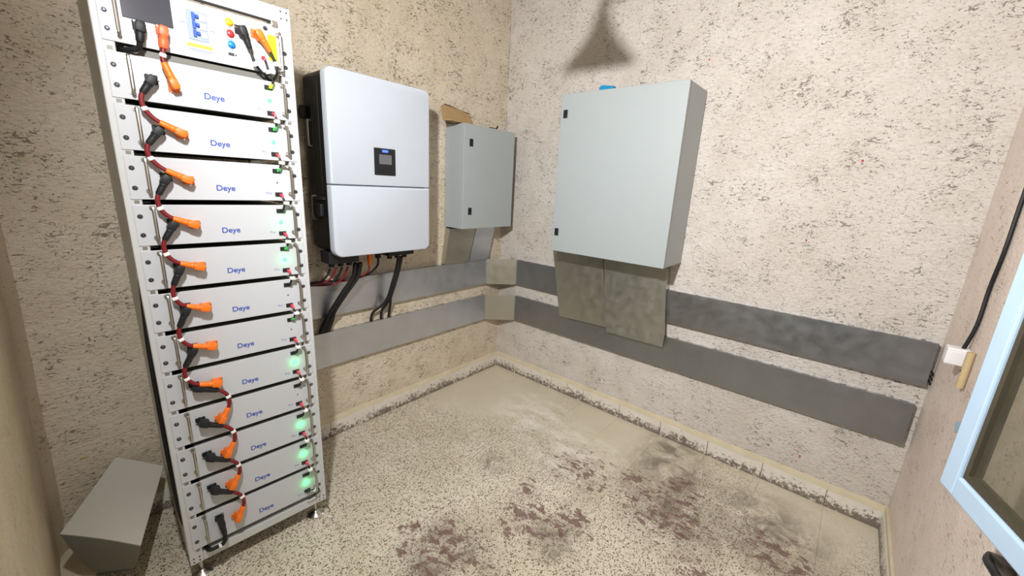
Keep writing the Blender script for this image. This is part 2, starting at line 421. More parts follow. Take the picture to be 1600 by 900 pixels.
# skirting: tiles 30 cm long; each a part of its baseboard
def skirting(name, pts, normal, h, along):
    root = bpy.data.objects.new(name, None); COL.objects.link(root); root['kind'] = 'structure'
    src = {}
    for a, b in zip(pts, pts[1:]):
        L = abs(b-a)
        if L < .012: continue
        key = round(L, 3)
        if key not in src:
            m = nb(); l = L/2-.0012
            if along == 'x': box(m, -l, l, 0, .012, 0, h, .002, 1)
            else: box(m, 0, .012, -l, l, 0, h, .002, 1)
            o = obj('skirting_tile', m, M['skirt'], root); src[key] = o
        else: o = share('skirting_tile', src[key], root)
        o.location = ((a+b)/2, normal-.0, 0) if along == 'x' else (normal, (a+b)/2, 0)
        j = random.uniform(-.001, .001)
        if along == 'x': o.location.y += j
        else: o.location.x += j
    return root
skirting('baseboard_back', [0.0]+[-.039-T*k for k in range(9)]+[XL], -.012, .104, 'x')
skirting('baseboard_right', [-.012]+[-.319-T*k for k in range(8)]+[YF], -.012, .104, 'y')
skirting('baseboard_front', [-.012]+[-.319-T*k for k in range(8)]+[XL], YF, .104, 'x')
def fillet(name, poly, axis, a, b):
    bm = nb(); n = 40; loops = []
    for i in range(n+1):
        t = a+(b-a)*i/n; k = 1+.35*noise.noise(Vector((t*9, a, 3.3)))
        loops.append([bm.verts.new((t, p[0]*k, p[1]) if axis == 'x' else (p[0]*k, t, p[1])) for p in poly])
    for u, v in zip(loops, loops[1:]):
        for i in range(len(poly)): bm.faces.new((u[i], u[(i+1) % len(poly)], v[(i+1) % len(poly)], v[i]))
    bmesh.ops.recalc_face_normals(bm, faces=bm.faces[:])
    return struct(name, bm, M['yellow_trim'], True)
fillet('trim_1', [(.004, .102), (-.012, .102), (-.009, .116), (-.002, .130), (.004, .130)], 'x', XL, -.004)
fillet('trim_2', [(.004, .102), (-.012, .102), (-.009, .118), (-.002, .136), (.004, .136)], 'y', YF, -.004)
bm = nb(); box(bm, XL, -.004, YF-.004, YF+.010, .102, .135, .004, 2); struct('trim_3', bm, M['yellow_trim'])
bm = nb(); box(bm, -2.70, -2.60, -1.2, -.005, 0, .012, .004, 2); struct('trim_4', bm, M['yellow_trim'])

# ------------------------------------------------------------------ window sash, ajar, in the front wall
win = bpy.data.objects.new('window_1', None); COL.objects.link(win); win['kind'] = 'structure'
HX, HY, SL, ZB, ZT = -1.880, -2.650, .50, 1.04, 2.14
win.location = (HX, HY, ZB); win.rotation_euler = (0, 0, math.atan2(.278, .96))
BW, BT = .045, .034
bm = nb(); box(bm, SL-BW, SL, -BT/2, BT/2, 0, ZT-ZB, .004); obj('sash_stile', bm, M['frame_blue'], win)
bm = nb(); box(bm, 0, BW, -BT/2, BT/2, 0, ZT-ZB, .004); obj('sash_stile', bm, M['frame_blue'], win)
bm = nb(); box(bm, BW, SL-BW, -BT/2, BT/2, 0, BW, .004); obj('sash_rail', bm, M['frame_blue'], win)
bm = nb(); box(bm, BW, SL-BW, -BT/2, BT/2, ZT-ZB-BW, ZT-ZB, .004); obj('sash_rail', bm, M['frame_blue'], win)
bm = nb()
g = .012
box(bm, SL-BW-g, SL-BW, -.010, .010, BW, ZT-ZB-BW); box(bm, BW, BW+g, -.010, .010, BW, ZT-ZB-BW)
box(bm, BW+g, SL-BW-g, -.010, .010, BW, BW+g); box(bm, BW+g, SL-BW-g, -.010, .010, ZT-ZB-BW-g, ZT-ZB-BW)
obj('putty_bead', bm, M['gasket'], win)
bm = nb(); box(bm, BW+.004, SL-BW-.004, -.002, .002, BW+.004, ZT-ZB-BW-.004); obj('glass_pane', bm, M['glass'], win)
fr = bpy.data.objects.new('window_2', None); COL.objects.link(fr); fr['kind'] = 'structure'
for a in ((OX0, OX0+.012, OZ0, OZ1), (OX1-.03, OX1, OZ0, OZ1), (OX0+.012, OX1-.03, OZ0, OZ0+.018), (OX0+.012, OX1-.03, OZ1-.018, OZ1)):
    bm = nb(); box(bm, a[0], a[1], YF-.09, YF-.03, a[2], a[3], .003); obj('frame_bar', bm, M['frame_blue'], fr)
bm = nb()
poly = [(-.566, .868), (-.60, .845), (-.66, .878), (-.748, .925), (-.735, .950), (-.64, .905)]
prism(bm, poly, 'y', YF+.002, YF-.002); obj('paint_smear', bm, M['frame_blue'], wf)

# ------------------------------------------------------------------ perforated cable trunking on the walls
def trunk(name, label, axis, a0, a1, z0, z1, mat, depth=.035, seam=None):
    """axis 'x': runs along the back wall (y<0); 'y': along the right wall (x<0). Local frame: s along, d out of wall."""
    L = abs(a1-a0); mid = (a0+a1)/2
    t = thing(name, label, 'cable trunking', (mid, 0, z0) if axis == 'x' else (0, mid, z0), 0, 'galvanised trunking round the corner')
    h = z1-z0
    def P(s, d, z): return Vector((s, -d, z)) if axis == 'x' else Vector((-d, s, z))
    def qbox(bm, s0, s1, d0, d1, q0, q1, bev=0):
        a, b = P(s0, d0, q0), P(s1, d1, q1)
        box(bm, min(a.x, b.x), max(a.x, b.x), min(a.y, b.y), max(a.y, b.y), min(a.z, b.z), max(a.z, b.z), bev, 1)
    bm = nb()                                                   # lid: front plate with small return lips
    qbox(bm, -L/2, L/2, depth-.0015, depth, 0, h, .0006)
    qbox(bm, -L/2, L/2, depth-.010, depth-.0016, h-.0012, h); qbox(bm, -L/2, L/2, depth-.010, depth-.0016, 0, .0012)
    obj('lid', bm, mat, t)
    bm = nb()                                                   # slotted channel sides, bottom and end plates
    pit, sl = .075, .030; n = max(1, int(L/pit)); st = L/n
    for zz in (h-.0042, .0030):
        rows = [(.0005, .004), (.004, .0115), (.0115, depth-.0025)]
        for r_, (d0, d1) in enumerate(rows):
            if r_ != 1: qbox(bm, -L/2, L/2, d0, d1, zz, zz+.0012)
            else:
                for k in range(n):
                    c = -L/2+st*(k+.5); qbox(bm, c-st/2, c-sl/2, d0, d1, zz, zz+.0012); qbox(bm, c+sl/2, c+st/2, d0, d1, zz, zz+.0012)
    qbox(bm, -L/2, L/2, .0002, .0006, .0042, h-.0042)
    obj('slotted_channel', bm, M['galv'], t)
    bm = nb(); qbox(bm, -L/2+.003, L/2-.003, .001, depth-.004, .006, h-.012); obj('cable_fill', bm, M['dark'], t)  # near-black block stands in for the shade inside the hollow channel
    return t
CA = .2115; TD = .035
UZ0, UZ1, LZ0, LZ1 = .799, 1.006, .490, .702
trunk('cable_trunking', 'upper galvanised trunking on back wall behind inverter cables', 'x', -1.775, -CA, UZ0, UZ1, M['galv'])
trunk('cable_trunking', 'lower galvanised trunking on back wall beneath inverter cables', 'x', -1.775, -CA, LZ0, LZ1, M['galv'])
trunk('cable_trunking', 'upper galvanised trunking on right wall, scuffed, ending beside white clip', 'y', -2.640, -CA, UZ0, UZ1, M['galv_worn'])
trunk('cable_trunking', 'lower galvanised trunking on right wall running under the large cabinet', 'y', -2.628, -CA, LZ0, LZ1, M['galv_worn'])
for z0, z1, nm in ((UZ0, UZ1, 'upper'), (LZ0, LZ1, 'lower')):
    t = thing('corner_cover', nm+' square metal cover plate across the trunking in the room corner', 'trunking cover', (0, 0, z0))
    p = [(-CA, -TD-.003), (-TD-.003, -CA)]
    bm = nb(); h = z1-z0; k = .0018
    a, b = Vector((p[0][0], p[0][1], 0)), Vector((p[1][0], p[1][1], 0))
    nrm = Vector((-1, -1, 0)).normalized()*k
    vs = [bm.verts.new(v) for v in (a, b, b+nrm, a+nrm)]; vt = [bm.verts.new(v+Vector((0, 0, h))) for v in (a, b, b+nrm, a+nrm)]
    for i in range(4): bm.faces.new((vs[i], vs[(i+1) % 4], vt[(i+1) % 4], vt[i]))
    bm.faces.new(vs[::-1]); bm.faces.new(vt); bmesh.ops.recalc_face_normals(bm, faces=bm.faces[:])
    obj('cover_plate', bm, M['plate'], t)
    bm = nb()                                                   # little side flaps folded over the trunk ends
    box(bm, -CA-.006, -CA, -TD-.003, -.002, .002, h-.002); obj('side_flap', bm, M['galv'], t)
    bm = nb(); box(bm, -TD-.003, -.002, -CA-.006, -CA, .002, h-.002); obj('side_flap', bm, M['galv'], t)

# risers: bent sheet covers between cabinets and trunking
def slab(bm, pts, nrm):
    n = Vector(nrm); a = [bm.verts.new(p) for p in pts]; b = [bm.verts.new(Vector(p)+n) for p in pts]; k = len(pts)
    for i in range(k): bm.faces.new((a[i], a[(i+1) % k], b[(i+1) % k], b[i]))
    bm.faces.new(a[::-1]); bm.faces.new(b); bmesh.ops.recalc_face_normals(bm, faces=bm.faces[:]); return bm
def riser(label, pts, wall, mat, fold=None, name='riser_cover'):
    """pts: TL,TR,BR,BL on the front plane"""
    t = thing(name, label, 'metal cover', (pts[0][0], pts[0][1], pts[3][2])); o = Vector(t.location)
    q = [Vector(p)-o for p in pts]
    into = Vector((0, .0016, 0)) if wall == 'y' else Vector((.0016, 0, 0))
    bm = nb()
    if fold:
        f0, f1 = Vector(fold[0])-o, Vector(fold[1])-o
        slab(bm, [q[0], q[1], f1, f0], into); slab(bm, [f0, f1, q[2]-into*4, q[3]-into*4], into)
    else: slab(bm, q, into)
    obj('face_plate', bm, mat, t)
    dep = (abs(pts[0][1]) if wall == 'y' else abs(pts[0][0]))-.003
    for a, b in ((q[0], q[3]), (q[1], q[2])):
        sgn = (1 if a is q[0] else -1)
        d = Vector((0, dep, 0)) if wall == 'y' else Vector((dep, 0, 0))
        # stop the flange above the trunk so that it does not cut through it
        zlim = (UZ1+.004) - o.z
        k = max(0, min(1, (a.z-zlim)/(a.z-b.z))) if a.z != b.z else 1
        e = a.lerp(b, k)
        off = Vector((.0012*sgn, 0, 0)) if wall == 'y' else Vector((0, -.0012*sgn, 0))
        bm = nb(); slab(bm, [a+into, a+d, e+d, e+into], off); obj('side_flange', bm, mat, t)
        if k < 1:
            dd = d*((dep-TD-.004)/dep)
            bm = nb(); slab(bm, [e+into, e+dd, b+dd, b+into], off); obj('side_flange', bm, mat, t)
    return t
riser('dull sheet metal riser cover under large cabinet, left one', [(-.07, -.575, 1.176), (-.07, -.990, 1.176), (-.07, -1.069, .668), (-.07, -.684, .652)], 'x', M['plate'])
riser('scratched sheet metal riser cover under large cabinet, right one with bent bottom lip', [(-.071, -.999, 1.158), (-.071, -1.427, 1.148), (-.071, -1.474, .645), (-.071, -1.083, .639)], 'x', M['plate_scuffed'], [(-.071, -1.062, .703), (-.071, -1.475, .723)])
riser('dull sheet metal riser cover under small cabinet, left one', [(-.615, -.05, 1.268), (-.353, -.05, 1.268), (-.424, -.05, 1.008), (-.653, -.05, 1.010)], 'y', M['plate'])
riser('bluish sheet metal riser cover slanting under small cabinet, right one', [(-.350, -.052, 1.268), (-.145, -.052, 1.268), (-.212, -.052, 1.008), (-.418, -.052, 1.008)], 'y', M['galv'])

# ------------------------------------------------------------------ wall cabinets
def cabinet(label, axis, s0, s1, z0, z1, depth, latch_s, latch_z, name='electrical_cabinet'):
    """axis 'y' wall: back wall, s is x; axis 'x': right wall, s is y (s0 is the left side seen from the room)"""
    mid = (s0+s1)/2; L = abs(s1-s0)/2; h = z1-z0
    t = thing(name, label, 'electrical cabinet', (mid, 0, z0) if axis == 'y' else (0, mid, z0), 0 if axis == 'y' else -math.pi/2)
    # local: x to the right seen from the room, y into the wall
    g = .003
    bm = nb(); box(bm, -L, L, -depth+.022, -.004, 0, h, .003); obj('body', bm, M['cab'], t)
    bm = nb(); box(bm, -L-.001, L+.001, -depth, -depth+.0195, -.001, h+.001, .003, 2); d = obj('door', bm, M['cab'], t)
    bm = nb(); box(bm, -L+.006, L-.006, -depth+.018, -depth+.0235, .006, h-.006); obj('door_seal', bm, M['black'], t)
    for z in latch_z:
        bm = nb(); x = latch_s
        box(bm, x-.0145, x+.0145, -depth-.006, -depth, z-h*0-.024, z+.024, .002, 2); lt = obj('latch', bm, M['black_plug'], d)
        bm = nb(); cyl(bm, (x, -depth-.0075, z), (x, -depth-.0055, z), .009, 14); box(bm, x-.002, x+.002, -depth-.0085, -depth-.006, z-.007, z+.007); obj('lock_core', bm, M['black'], d)
    for sx in (-1, 1):
        bm = nb(); box(bm, sx*(L-.05)-.012, sx*(L-.05)+.012, -.006, 0, .03, .06); obj('wall_bracket', bm, M['galv'], t)
    bm = nb(); box(bm, -L+.05, L-.05, -depth+.06, -.03, -.004, .002); obj('gland_plate', bm, M['black'], t)
    return t
cabinet('large grey steel wall cabinet with two black latches on the right wall', 'x', -.7181, -1.4854, 1.181, 2.1505, .297, -.7672/2+.036, (.127, .855))
cabinet('small grey steel wall cabinet with two black latches beside the room corner', 'y', -.6224, -.1094, 1.2796, 1.971, .1877, -.513/2+.065, (.122, .576))

# things lying on the cabinets
t = thing('cardboard_flap', 'torn brown cardboard flap lying on top of the small grey cabinet', 'cardboard', (-.6, -.1, 1.973))
bm = nb(); slab(bm, [(-.150, -.03, 0), (.165, .02, 0), (.150, .055, .088), (-.105, .015, .105), (-.148, .0, .085)], (0, .004, 0)); obj('upright_flap', bm, M['card'], t)
bm = nb(); slab(bm, [(-.150, -.03, .0005), (.165, .02, .0005), (.20, -.03, .0005), (.05, -.06, .0005), (-.12, -.07, .0005)], (0, 0, .004)); obj('base_flap', bm, M['card'], t)
bm = nb(); tube(bm, [(-.105, .014, .105), (-.02, .03, .100), (.06, .045, .093), (.150, .055, .088)], .0035, 5); obj('torn_edge', bm, M['card_edge'], t)
bm = nb(); tube(bm, smooth_pts([(0, 0, 0), (.03, .005, .003), (.06, -.005, .001), (.075, -.01, .022)], 4), .006, 6)
o = obj('cable_offcut', bm, M['black'], None, True); o.location = (-.335, -.14, 1.978); tag(o, 'short black cable offcut lying on top of the small grey cabinet', 'cable offcut')
t = thing('plastic_wedge', 'bright blue plastic wedge lying on top of the large grey cabinet', 'plastic piece', (-.15, -.925, 2.1515))
bm = nb(); slab(bm, [(0, .050, 0), (0, -.056, 0), (0, -.060, .050), (0, .020, .062), (0, .034, .056)], (.03, 0, 0)); obj('wedge_body', bm, M['cyan'], t)
bm = nb(); box(bm, .0, .03, .050, .075, 0, .012, .002); obj('clear_tab', bm, M['brk'], t)

# ------------------------------------------------------------------ inverter
IX0, IX1, IZ0, IZ1, ID = -1.580, -.984, 1.187, 2.081, .29
inv = thing('solar_inverter', 'large white and black wall inverter with small dark display', 'inverter', ((IX0+IX1)/2, 0, IZ0))
W2, H = (IX1-IX0)/2, IZ1-IZ0; SP = .362
bm = nb(); prism(bm, rrect(-W2, W2, SP+.003, H, .004, .004, .035, .035), 'y', -ID, -ID+.045, .010); obj('upper_cover', bm, M['inv_white'], inv, True)
bm = nb(); prism(bm, rrect(-W2, W2, 0, SP-.001, .045, .035, .004, .004), 'y', -ID, -ID+.045, .010); obj('lower_cover', bm, M['inv_white'], inv, True)
bm = nb(); prism(bm, rrect(-W2+.004, W2-.004, .014, H-.008, .05, .05, .03, .03), 'y', -ID+.046, -.052, .006); body = obj('body_casing', bm, M['inv_black'], inv, True)
bm = nb()
for k in range(2): box(bm, -W2+.001, -W2+.005, -.20+.07*k, -.185+.07*k, .32, H-.06, .001, 1)
obj('cooling_rib', bm, M['inv_black'], inv)
for z0, z1 in ((.545, .665), (.185, .30)):
    bm = nb(); x = -W2+.003
    tube(bm, smooth_pts([(x, -.115, z1), (x-.014, -.115, z1), (x-.019, -.115, z1-.012), (x-.019, -.115, z0+.012), (x-.014, -.115, z0), (x, -.115, z0)], 4), .0055, 8); obj('carry_handle', bm, M['handle'], inv, True)
bm = nb(); box(bm, -W2-.026, -W2+.004, -.078, -.050, .675, .735, .004); box(bm, -W2-.03, -W2-.022, -.076, -.052, .69, .72, .002); obj('switch_block', bm, M['black_plug'], inv)
bm = nb(); box(bm, -W2-.018, -W2+.004, -.20, -.13, .20, .265, .006); box(bm, -W2-.012, -W2+.004, -.22, -.10, .285, .30, .002); obj('dc_switch', bm, M['black_plug'], inv)
for z0, z1 in ((.10, .14), (H-.16, H-.11)):
    bm = nb(); box(bm, -W2+.06, W2-.06, -.054, -.002, z0, z1); obj('wall_mount', bm, M['inv_black'], inv)
DX0, DX1, DZ0, DZ1 = -1.344+1.282, -1.218+1.282, 1.608-IZ0, 1.745-IZ0
bm = nb(); prism(bm, rrect(DX0, DX1, DZ0, DZ1, .004, .004, .004, .004, 3), 'y', -ID-.003, -ID+.001); disp = obj('display_panel', bm, M['black_plug'], inv)
bm = nb(); box(bm, DX0+.028, DX1-.024, -ID-.004, -ID-.003, DZ1-.080, DZ1-.032); obj('lcd_screen', bm, M['lcd'], disp)
bm = nb(); prism(bm, rrect(DX0+.046, DX1-.044, DZ1-.020, DZ1-.008, .005, .005, .005, .005, 4), 'y', -ID-.004, -ID-.003); obj('status_led', bm, M['blue_led'], disp)
for k in range(4):
    for r in range(2):
        bm = nb(); x = DX0+.026+.023*k; z = DZ0+.028-.016*r
        box(bm, x-.007, x+.007, -ID-.0042, -ID-.003, z-.004, z+.004, .001, 1); obj('key', bm, M['black'], disp)
IB = 1.282   # world x = local - IB
def LX(x): return x+IB
# cable glands and boxes below
for x0, x1, zz in ((-1.570, -1.40, .050), (-1.215, -1.035, .040)):
    bm = nb(); box(bm, LX(x0), LX(x1), -.20, -.10, -zz, .016, .006); gb = obj('terminal_box', bm, M['black_plug'], inv)
    for k in range(3):
        x = x0+(x1-x0)*(k+.7)/3.4; bm = nb(); cyl(bm, (LX(x), -.15, -zz-.022), (LX(x), -.15, -zz), .015, 10); obj('cable_gland', bm, M['black'], inv, True)
bm = nb(); cyl(bm, (LX(-1.255), -.15, -.05), (LX(-1.255), -.15, .016), .017, 12); obj('cable_gland', bm, M['black'], inv, True)
bm = nb(); cyl(bm, (LX(-1.31), -.15, -.055), (LX(-1.31), -.15, .016), .015, 12); tube(bm, [(LX(-1.31), -.15, -.055), (LX(-1.312), -.15, -.088)], [.014, .008], 10); obj('orange_plug', bm, M['orange'], inv, True).__setitem__('label', 'orange cable plug')
def wire(name, label, pts, r, mat, n=6, group=None):
    b = Vector(pts[-1]); bm = nb(); tube(bm, [p-b for p in smooth_pts(pts, n)], r, 8)
    o = obj(name, bm, mat, None, True); o.location = b; return tag(o, label, 'cable', group)
G1 = 'cables of the left bundle under the inverter'
for k in range(4):
    dx = (k-1.5)*.014; dy = .010*((k % 2)*2-1)
    e = -1.565+.016*k
    wire('power_cable', 'thick black power cable in the left bundle dropping from inverter to lower trunking',
         [(-1.385+dx, -.15+dy, 1.12), (-1.392+dx, -.135+dy, 1.04), (-1.448+dx*.9, -.115+dy, .955), (-1.505+dx*.8, -.085+dy*.8, .855), (e+.02, -.045+dy*.3, .775), (e, -.024, .706)],
         .0115 if k < 3 else .008, M['black'], 6, G1)
wire('power_cable', 'dark red power cable among the black left bundle under the inverter', [(-1.36, -.15, 1.12), (-1.372, -.125, 1.03), (-1.43, -.10, .95), (-1.49, -.07, .85), (-1.53, -.04, .765), (-1.535, -.022, .706)], .007, M['red_cable'])
G2 = 'cables of the right bundle under the inverter'
for k, e in enumerate((-1.245, -1.172, -1.115)):
    dx = (k-1)*.012
    wire('output_cable', ('left', 'middle', 'right')[k]+' one of three black cables fanning out of the right bundle under inverter',
         [(-1.103+dx, -.15, 1.13), (-1.108+dx, -.130, 1.05), (-1.128+dx, -.11, .95), (-1.148+dx, -.09, .862), (-1.155+dx+(e+1.17)*.25, -.07, .815), (e+(.01 if k == 0 else 0), -.038, .765), (e, -.024, .706)], .0085, M['black'], 6, G2)
for k in range(4):
    c = M['red_cable'] if k % 2 else M['black']
    x = -1.545+.034*k
    wire('string_cable', ('thin dark red' if k % 2 else 'thin black')+' string cable curving left from inverter to upper trunking, '+('left' if k < 2 else 'right')+' of two',
         [(x, -.15, 1.105), (x-.012, -.135, 1.065), (x-.05, -.115, 1.03-.006*k), (x-.12, -.09, 1.028-.008*k), (-1.70, -.06, 1.03-.004*k), (-1.755+.01*k, -.02, 1.011)], .0055, c, 6, 'thin red string cables' if k % 2 else 'thin black string cables')
wire('string_cable', 'thin red wire from orange plug running left along upper trunking', [(-1.312, -.15, 1.10), (-1.318, -.14, 1.06), (-1.37, -.11, 1.02), (-1.47, -.08, 1.012), (-1.60, -.06, 1.018), (-1.70, -.022, 1.011)], .0045, M['red_cable'])
wire('earth_cable', 'single black cable looping left from middle gland under inverter', [(-1.255, -.15, 1.135), (-1.258, -.145, 1.09), (-1.30, -.115, 1.04), (-1.40, -.09, 1.012), (-1.53, -.07, 1.018), (-1.66, -.022, 1.011)], .0065, M['black'])

# ------------------------------------------------------------------ battery rack
RX, RY, RYAW, RW, RZ, RH, RD = -2.3542, -.5679, -.058, .514, .098, 2.05, .545
RM = Matrix.Translation((RX, RY, RZ)) @ Matrix.Rotation(RYAW, 4, 'Z')
def rp(u, v, z): return RM @ Vector((u, v, z))
rack = thing('battery_rack', 'tall white open battery rack standing on chrome feet', 'rack', rp(0, 0, -RZ), RYAW)
RB = RZ   # local z offset inside rack empty (its origin is on the floor)
def rbox(name, u0, u1, v0, v1, z0, z1, mat, bev=.002):
    bm = nb(); box(bm, u0, u1, v0, v1, z0+RB, z1+RB, bev, 2); return obj(name, bm, mat, rack)
for u0, u1 in ((0, .042), (RW-.042, RW)):
    rbox('front_post', u0, u1, 0, .032, 0, RH, M['rack_white'], .003)
    rbox('rear_post', u0, u1, RD-.04, RD, 0, RH, M['rack_white'], .003)
rbox('side_panel', 0, .004, .033, RD-.04, 1.17, RH-.02, M['rack_white'], .001)
rbox('side_panel', 0, .004, .050, RD-.04, .02, 1.168, M['rack_white'], .001)
rbox('top_beam', .042, RW-.042, .002, .03, 2.0, RH, M['rack_white'])
rbox('bottom_beam', .042, RW-.042, .002, .03, 0, .036, M['rack_white'])
rbox('rear_beam', .042, RW-.042, RD-.03, RD-.002, 2.0, RH, M['rack_white'])
rbox('rear_beam', .042, RW-.042, RD-.03, RD-.002, 0, .036, M['rack_white'])
for u0, u1 in ((.0, .03), (RW-.03, RW)):
    for z0, z1 in ((RH-.05, RH-.001), (0.001, .036)): rbox('side_rail', u0+.002, u1-.002, .032, RD-.04, z0, z1, M['rack_white'])
rbox('seal_strip', .05, RW-.06, -.003, .004, 1.993, 1.9985, M['black'], 0)
rbox('hinge_bolt', RW-.066, RW-.046, -.012, .01, 1.980, 1.998, M['chrome'])
for u in (.035, RW-.035):
    for v in (.05, RD-.05):
        bm = nb(); tube(bm, [(u, v, 0), (u, v, .006), (u, v, .012), (u, v, .020), (u, v, .024)], [.036, .038, .033, .014, .010], 20)
        cyl(bm, (u, v, .02), (u, v, RB+.002), .0065, 12); tube(bm, [(u, v, RB-.014), (u, v, RB+.0)], .013, 6)
        obj('leveling_foot', bm, M['chrome'], rack, True)
rbox('shelf_plate', .046, RW-.046, .034, RD-.045, 1.8075, 1.8115, M['shelf'], 0)  # added plate, pale for the lit case top seen through the gap
rbox('shelf_lip', .060, .424, .014, .018, 1.8032, 1.8245, M['shelf_dark'], 0)  # added strip, its grey stands in for light on the case top
GAP = [1.8105, 1.672, 1.529, 1.384, 1.240, 1.096, .9505, .8055, .656, .511, .362, .213, .058]
for k, gz in enumerate(GAP):
    for u0, u1 in ((.036, .064), (RW-.064, RW-.036)):
        rbox('support_rail', u0, u1, .034, RD-.045, gz-.0045, gz-.001, M['case_grey'], 0)
    for u in (.029, RW-.029): rbox('cage_hole', u-.006, u+.006, -.0006, .0004, gz-.005, gz+.005, M['case_grey'], 0)
for u in (.012, .030, RW-.030, RW-.012):
    for z in (.012, .028, RH-.014, RH-.036): rbox('rivet', u-.0025, u+.0025, -.0012, .0006, z-.0025, z+.0025, M['screw'], 0)

# ---- shared small parts, all in rack-front coordinates: u right, v back, z up from the thing's own base
def handle_bm(h):
    bm = nb(); d = -.024
    tube(bm, smooth_pts([(0, 0, 0), (0, d*.8, 0), (0, d, .008), (0, d, h-.008), (0, d*.8, h), (0, 0, h)], 4), .0048, 8)
    cyl(bm, (0, -.0035, 0), (0, 0, 0), .008, 10); cyl(bm, (0, -.0035, h), (0, 0, h), .008, 10); return bm
def screw_bm():
    bm = nb(); tube(bm, [(0, 0, 0), (0, -.0025, 0), (0, -.0045, 0)], [.0052, .0052, .003], 10); cyl(bm, (0, -.0012, 0), (0, .0, 0), .007, 12); return bm
proto = {}
def part(key, make, mat, parent, loc, name=None, smooth=True):
    if key not in proto:
        o = obj(name or key, make(), mat, parent, smooth); o.location = loc; proto[key] = o
    else: o = share(name or key, proto[key], parent, loc)
    return o
ORD = ['first', 'second', 'third', 'fourth', 'fifth', 'sixth', 'seventh', 'eighth', 'ninth', 'tenth', 'eleventh', 'twelfth']
LIT = {1, 2, 4, 5, 8, 10, 11, 12}
def port_bm():
    bm = nb(); box(bm, -.0125, .0125, -.004, 0, -.0075, .0075, .001, 1); return bm
mods = []
for i in range(12):
    top, bot = GAP[i]-(.0075 if i == 0 else .0080), GAP[i+1]+.0080
    h = top-bot; sh = .0008*i
    lit = (i+1) in LIT
    t = thing('battery_module', 'white battery module, %s from the top of the rack, %s' % (ORD[i] if i < 11 else 'lowest and twelfth', 'green light lit' if lit else 'light off'), 'battery module',
              rp(0, 0, bot), RYAW, 'battery modules in the rack')
    mods.append((t, bot, top))
    if i == 0 or abs(h-mods[0][2]+mods[0][1]) > 1e9: pass
    bm = nb(); box(bm, .0157, .4983, -.0032, -.0004, 0, h, .0012, 2); obj('front_panel', bm, M['panel_white'], t)
    bm = nb(); box(bm, .066, .449, 0, .47, .003, h-.003, .002, 1); obj('case', bm, M['case_grey'], t)
    for u in (.062, .4665): part('handle', lambda: handle_bm(.094), M['handle'], t, (u, -.0032, h-.103))
    for u in (.0300, .4855):
        for z in (.034, h-.036): part('screw', screw_bm, M['screw'], t, (u, -.0032, z))
    u0 = .4225+sh
    part('data_port', port_bm, M['black_plug'], t, (u0, -.0032, h-.022), smooth=False)
    part('data_port', port_bm, M['black_plug'], t, (u0+.002, -.0032, h-.106), smooth=False)
    def led_bm():
        bm = nb(); tube(bm, [(0, .001, 0), (0, -.0012, 0), (0, -.0028, 0)], [.0078, .0078, .0050], 14); return bm
    if lit:
        part('status_light_lit', led_bm, M['led'], t, (u0, -.0032, h-.064), 'status_light')
        point_light('status_glow', rp(u0, -.0105, bot+h-.064), 0.04, (.02, 1, .22), .006)
    else:
        def off_bm():
            bm = nb(); cyl(bm, (0, -.0008, 0), (0, 0, 0), .003, 10); return bm
        part('status_light_off', off_bm, M['led_off'], t, (u0, -.0032, h-.064), 'status_light')
    if 'logo' not in proto:
        proto['logo'] = text('logo_text', 'Deye', .026, M['blue_ink'], t, (0, 0, 0), (math.pi/2, 0, 0), .0003, True)
        proto['pro'] = text('model_text', 'Pro', .0125, M['pale_ink'], t, (0, 0, 0), (math.pi/2, 0, 0), .0003)
        lo, pr = proto['logo'], proto['pro']
    else:
        lo = share('logo_text', proto['logo'], t, rot=(math.pi/2, 0, 0)); pr = share('model_text', proto['pro'], t, rot=(math.pi/2, 0, 0))
    lo.location = (.2605+.0007*i, -.0036, .040); pr.location = (.392+sh, -.0036, .027)

# ---- power distribution unit at the top
pb, pt = 1.8285, 1.986
pdu = thing('control_unit', 'white control unit with dark screen and breaker at rack top', 'control unit', rp(0, 0, pb), RYAW)
h = pt-pb
bm = nb(); box(bm, .0157, .4983, -.0032, -.0004, 0, h, .0012, 2); obj('front_panel', bm, M['panel_white'], pdu)
bm = nb(); box(bm, .066, .449, 0, .40, .004, h-.006, .002, 1); obj('case', bm, M['case_grey'], pdu)
bm = nb(); box(bm, .066, .1785, -.0052, -.0032, .0685, h-.006, .001, 1); obj('display_screen', bm, M['screen'], pdu)
part('unit_handle', lambda: handle_bm(.115), M['handle'], pdu, (.052, -.0032, .022), 'handle')
part('unit_handle', lambda: handle_bm(.115), M['handle'], pdu, (.4665, -.0032, .012), 'handle')
for u in (.0300, .4855):
    for z in (.030, .075): part('screw', screw_bm, M['screw'], pdu, (u, -.0032, z))
part('screw', screw_bm, M['screw'], pdu, (.4300, -.0032, .140))
bm = nb(); box(bm, .214, .264, -.0055, -.0032, .052, .134, .001, 1); br = obj('circuit_breaker', bm, M['brk'], pdu)
for k in range(3):
    z = .060+.0235*k
    bm = nb(); box(bm, .226, .234, -.010, -.0055, z, z+.021, .001, 1); box(bm, .234, .243, -.014, -.0055, z+.006, z+.016, .002, 1); obj('toggle', bm, M['brk_blue'], br)
    bm = nb(); box(bm, .244, .262, -.007, -.0055, z, z+.0205, .001, 1); obj('pole_face', bm, M['pole'], br)
bm = nb(); box(bm, .207, .272, -.0040, -.0032, .0315, .0415); obj('warning_label', bm, M['amber'], pdu)
bm = nb(); box(bm, .211, .269, -.0036, -.0032, .024, .0262); box(bm, .216, .262, -.0036, -.0032, .019, .0205); obj('label_lines', bm, M['pale_ink'], pdu)
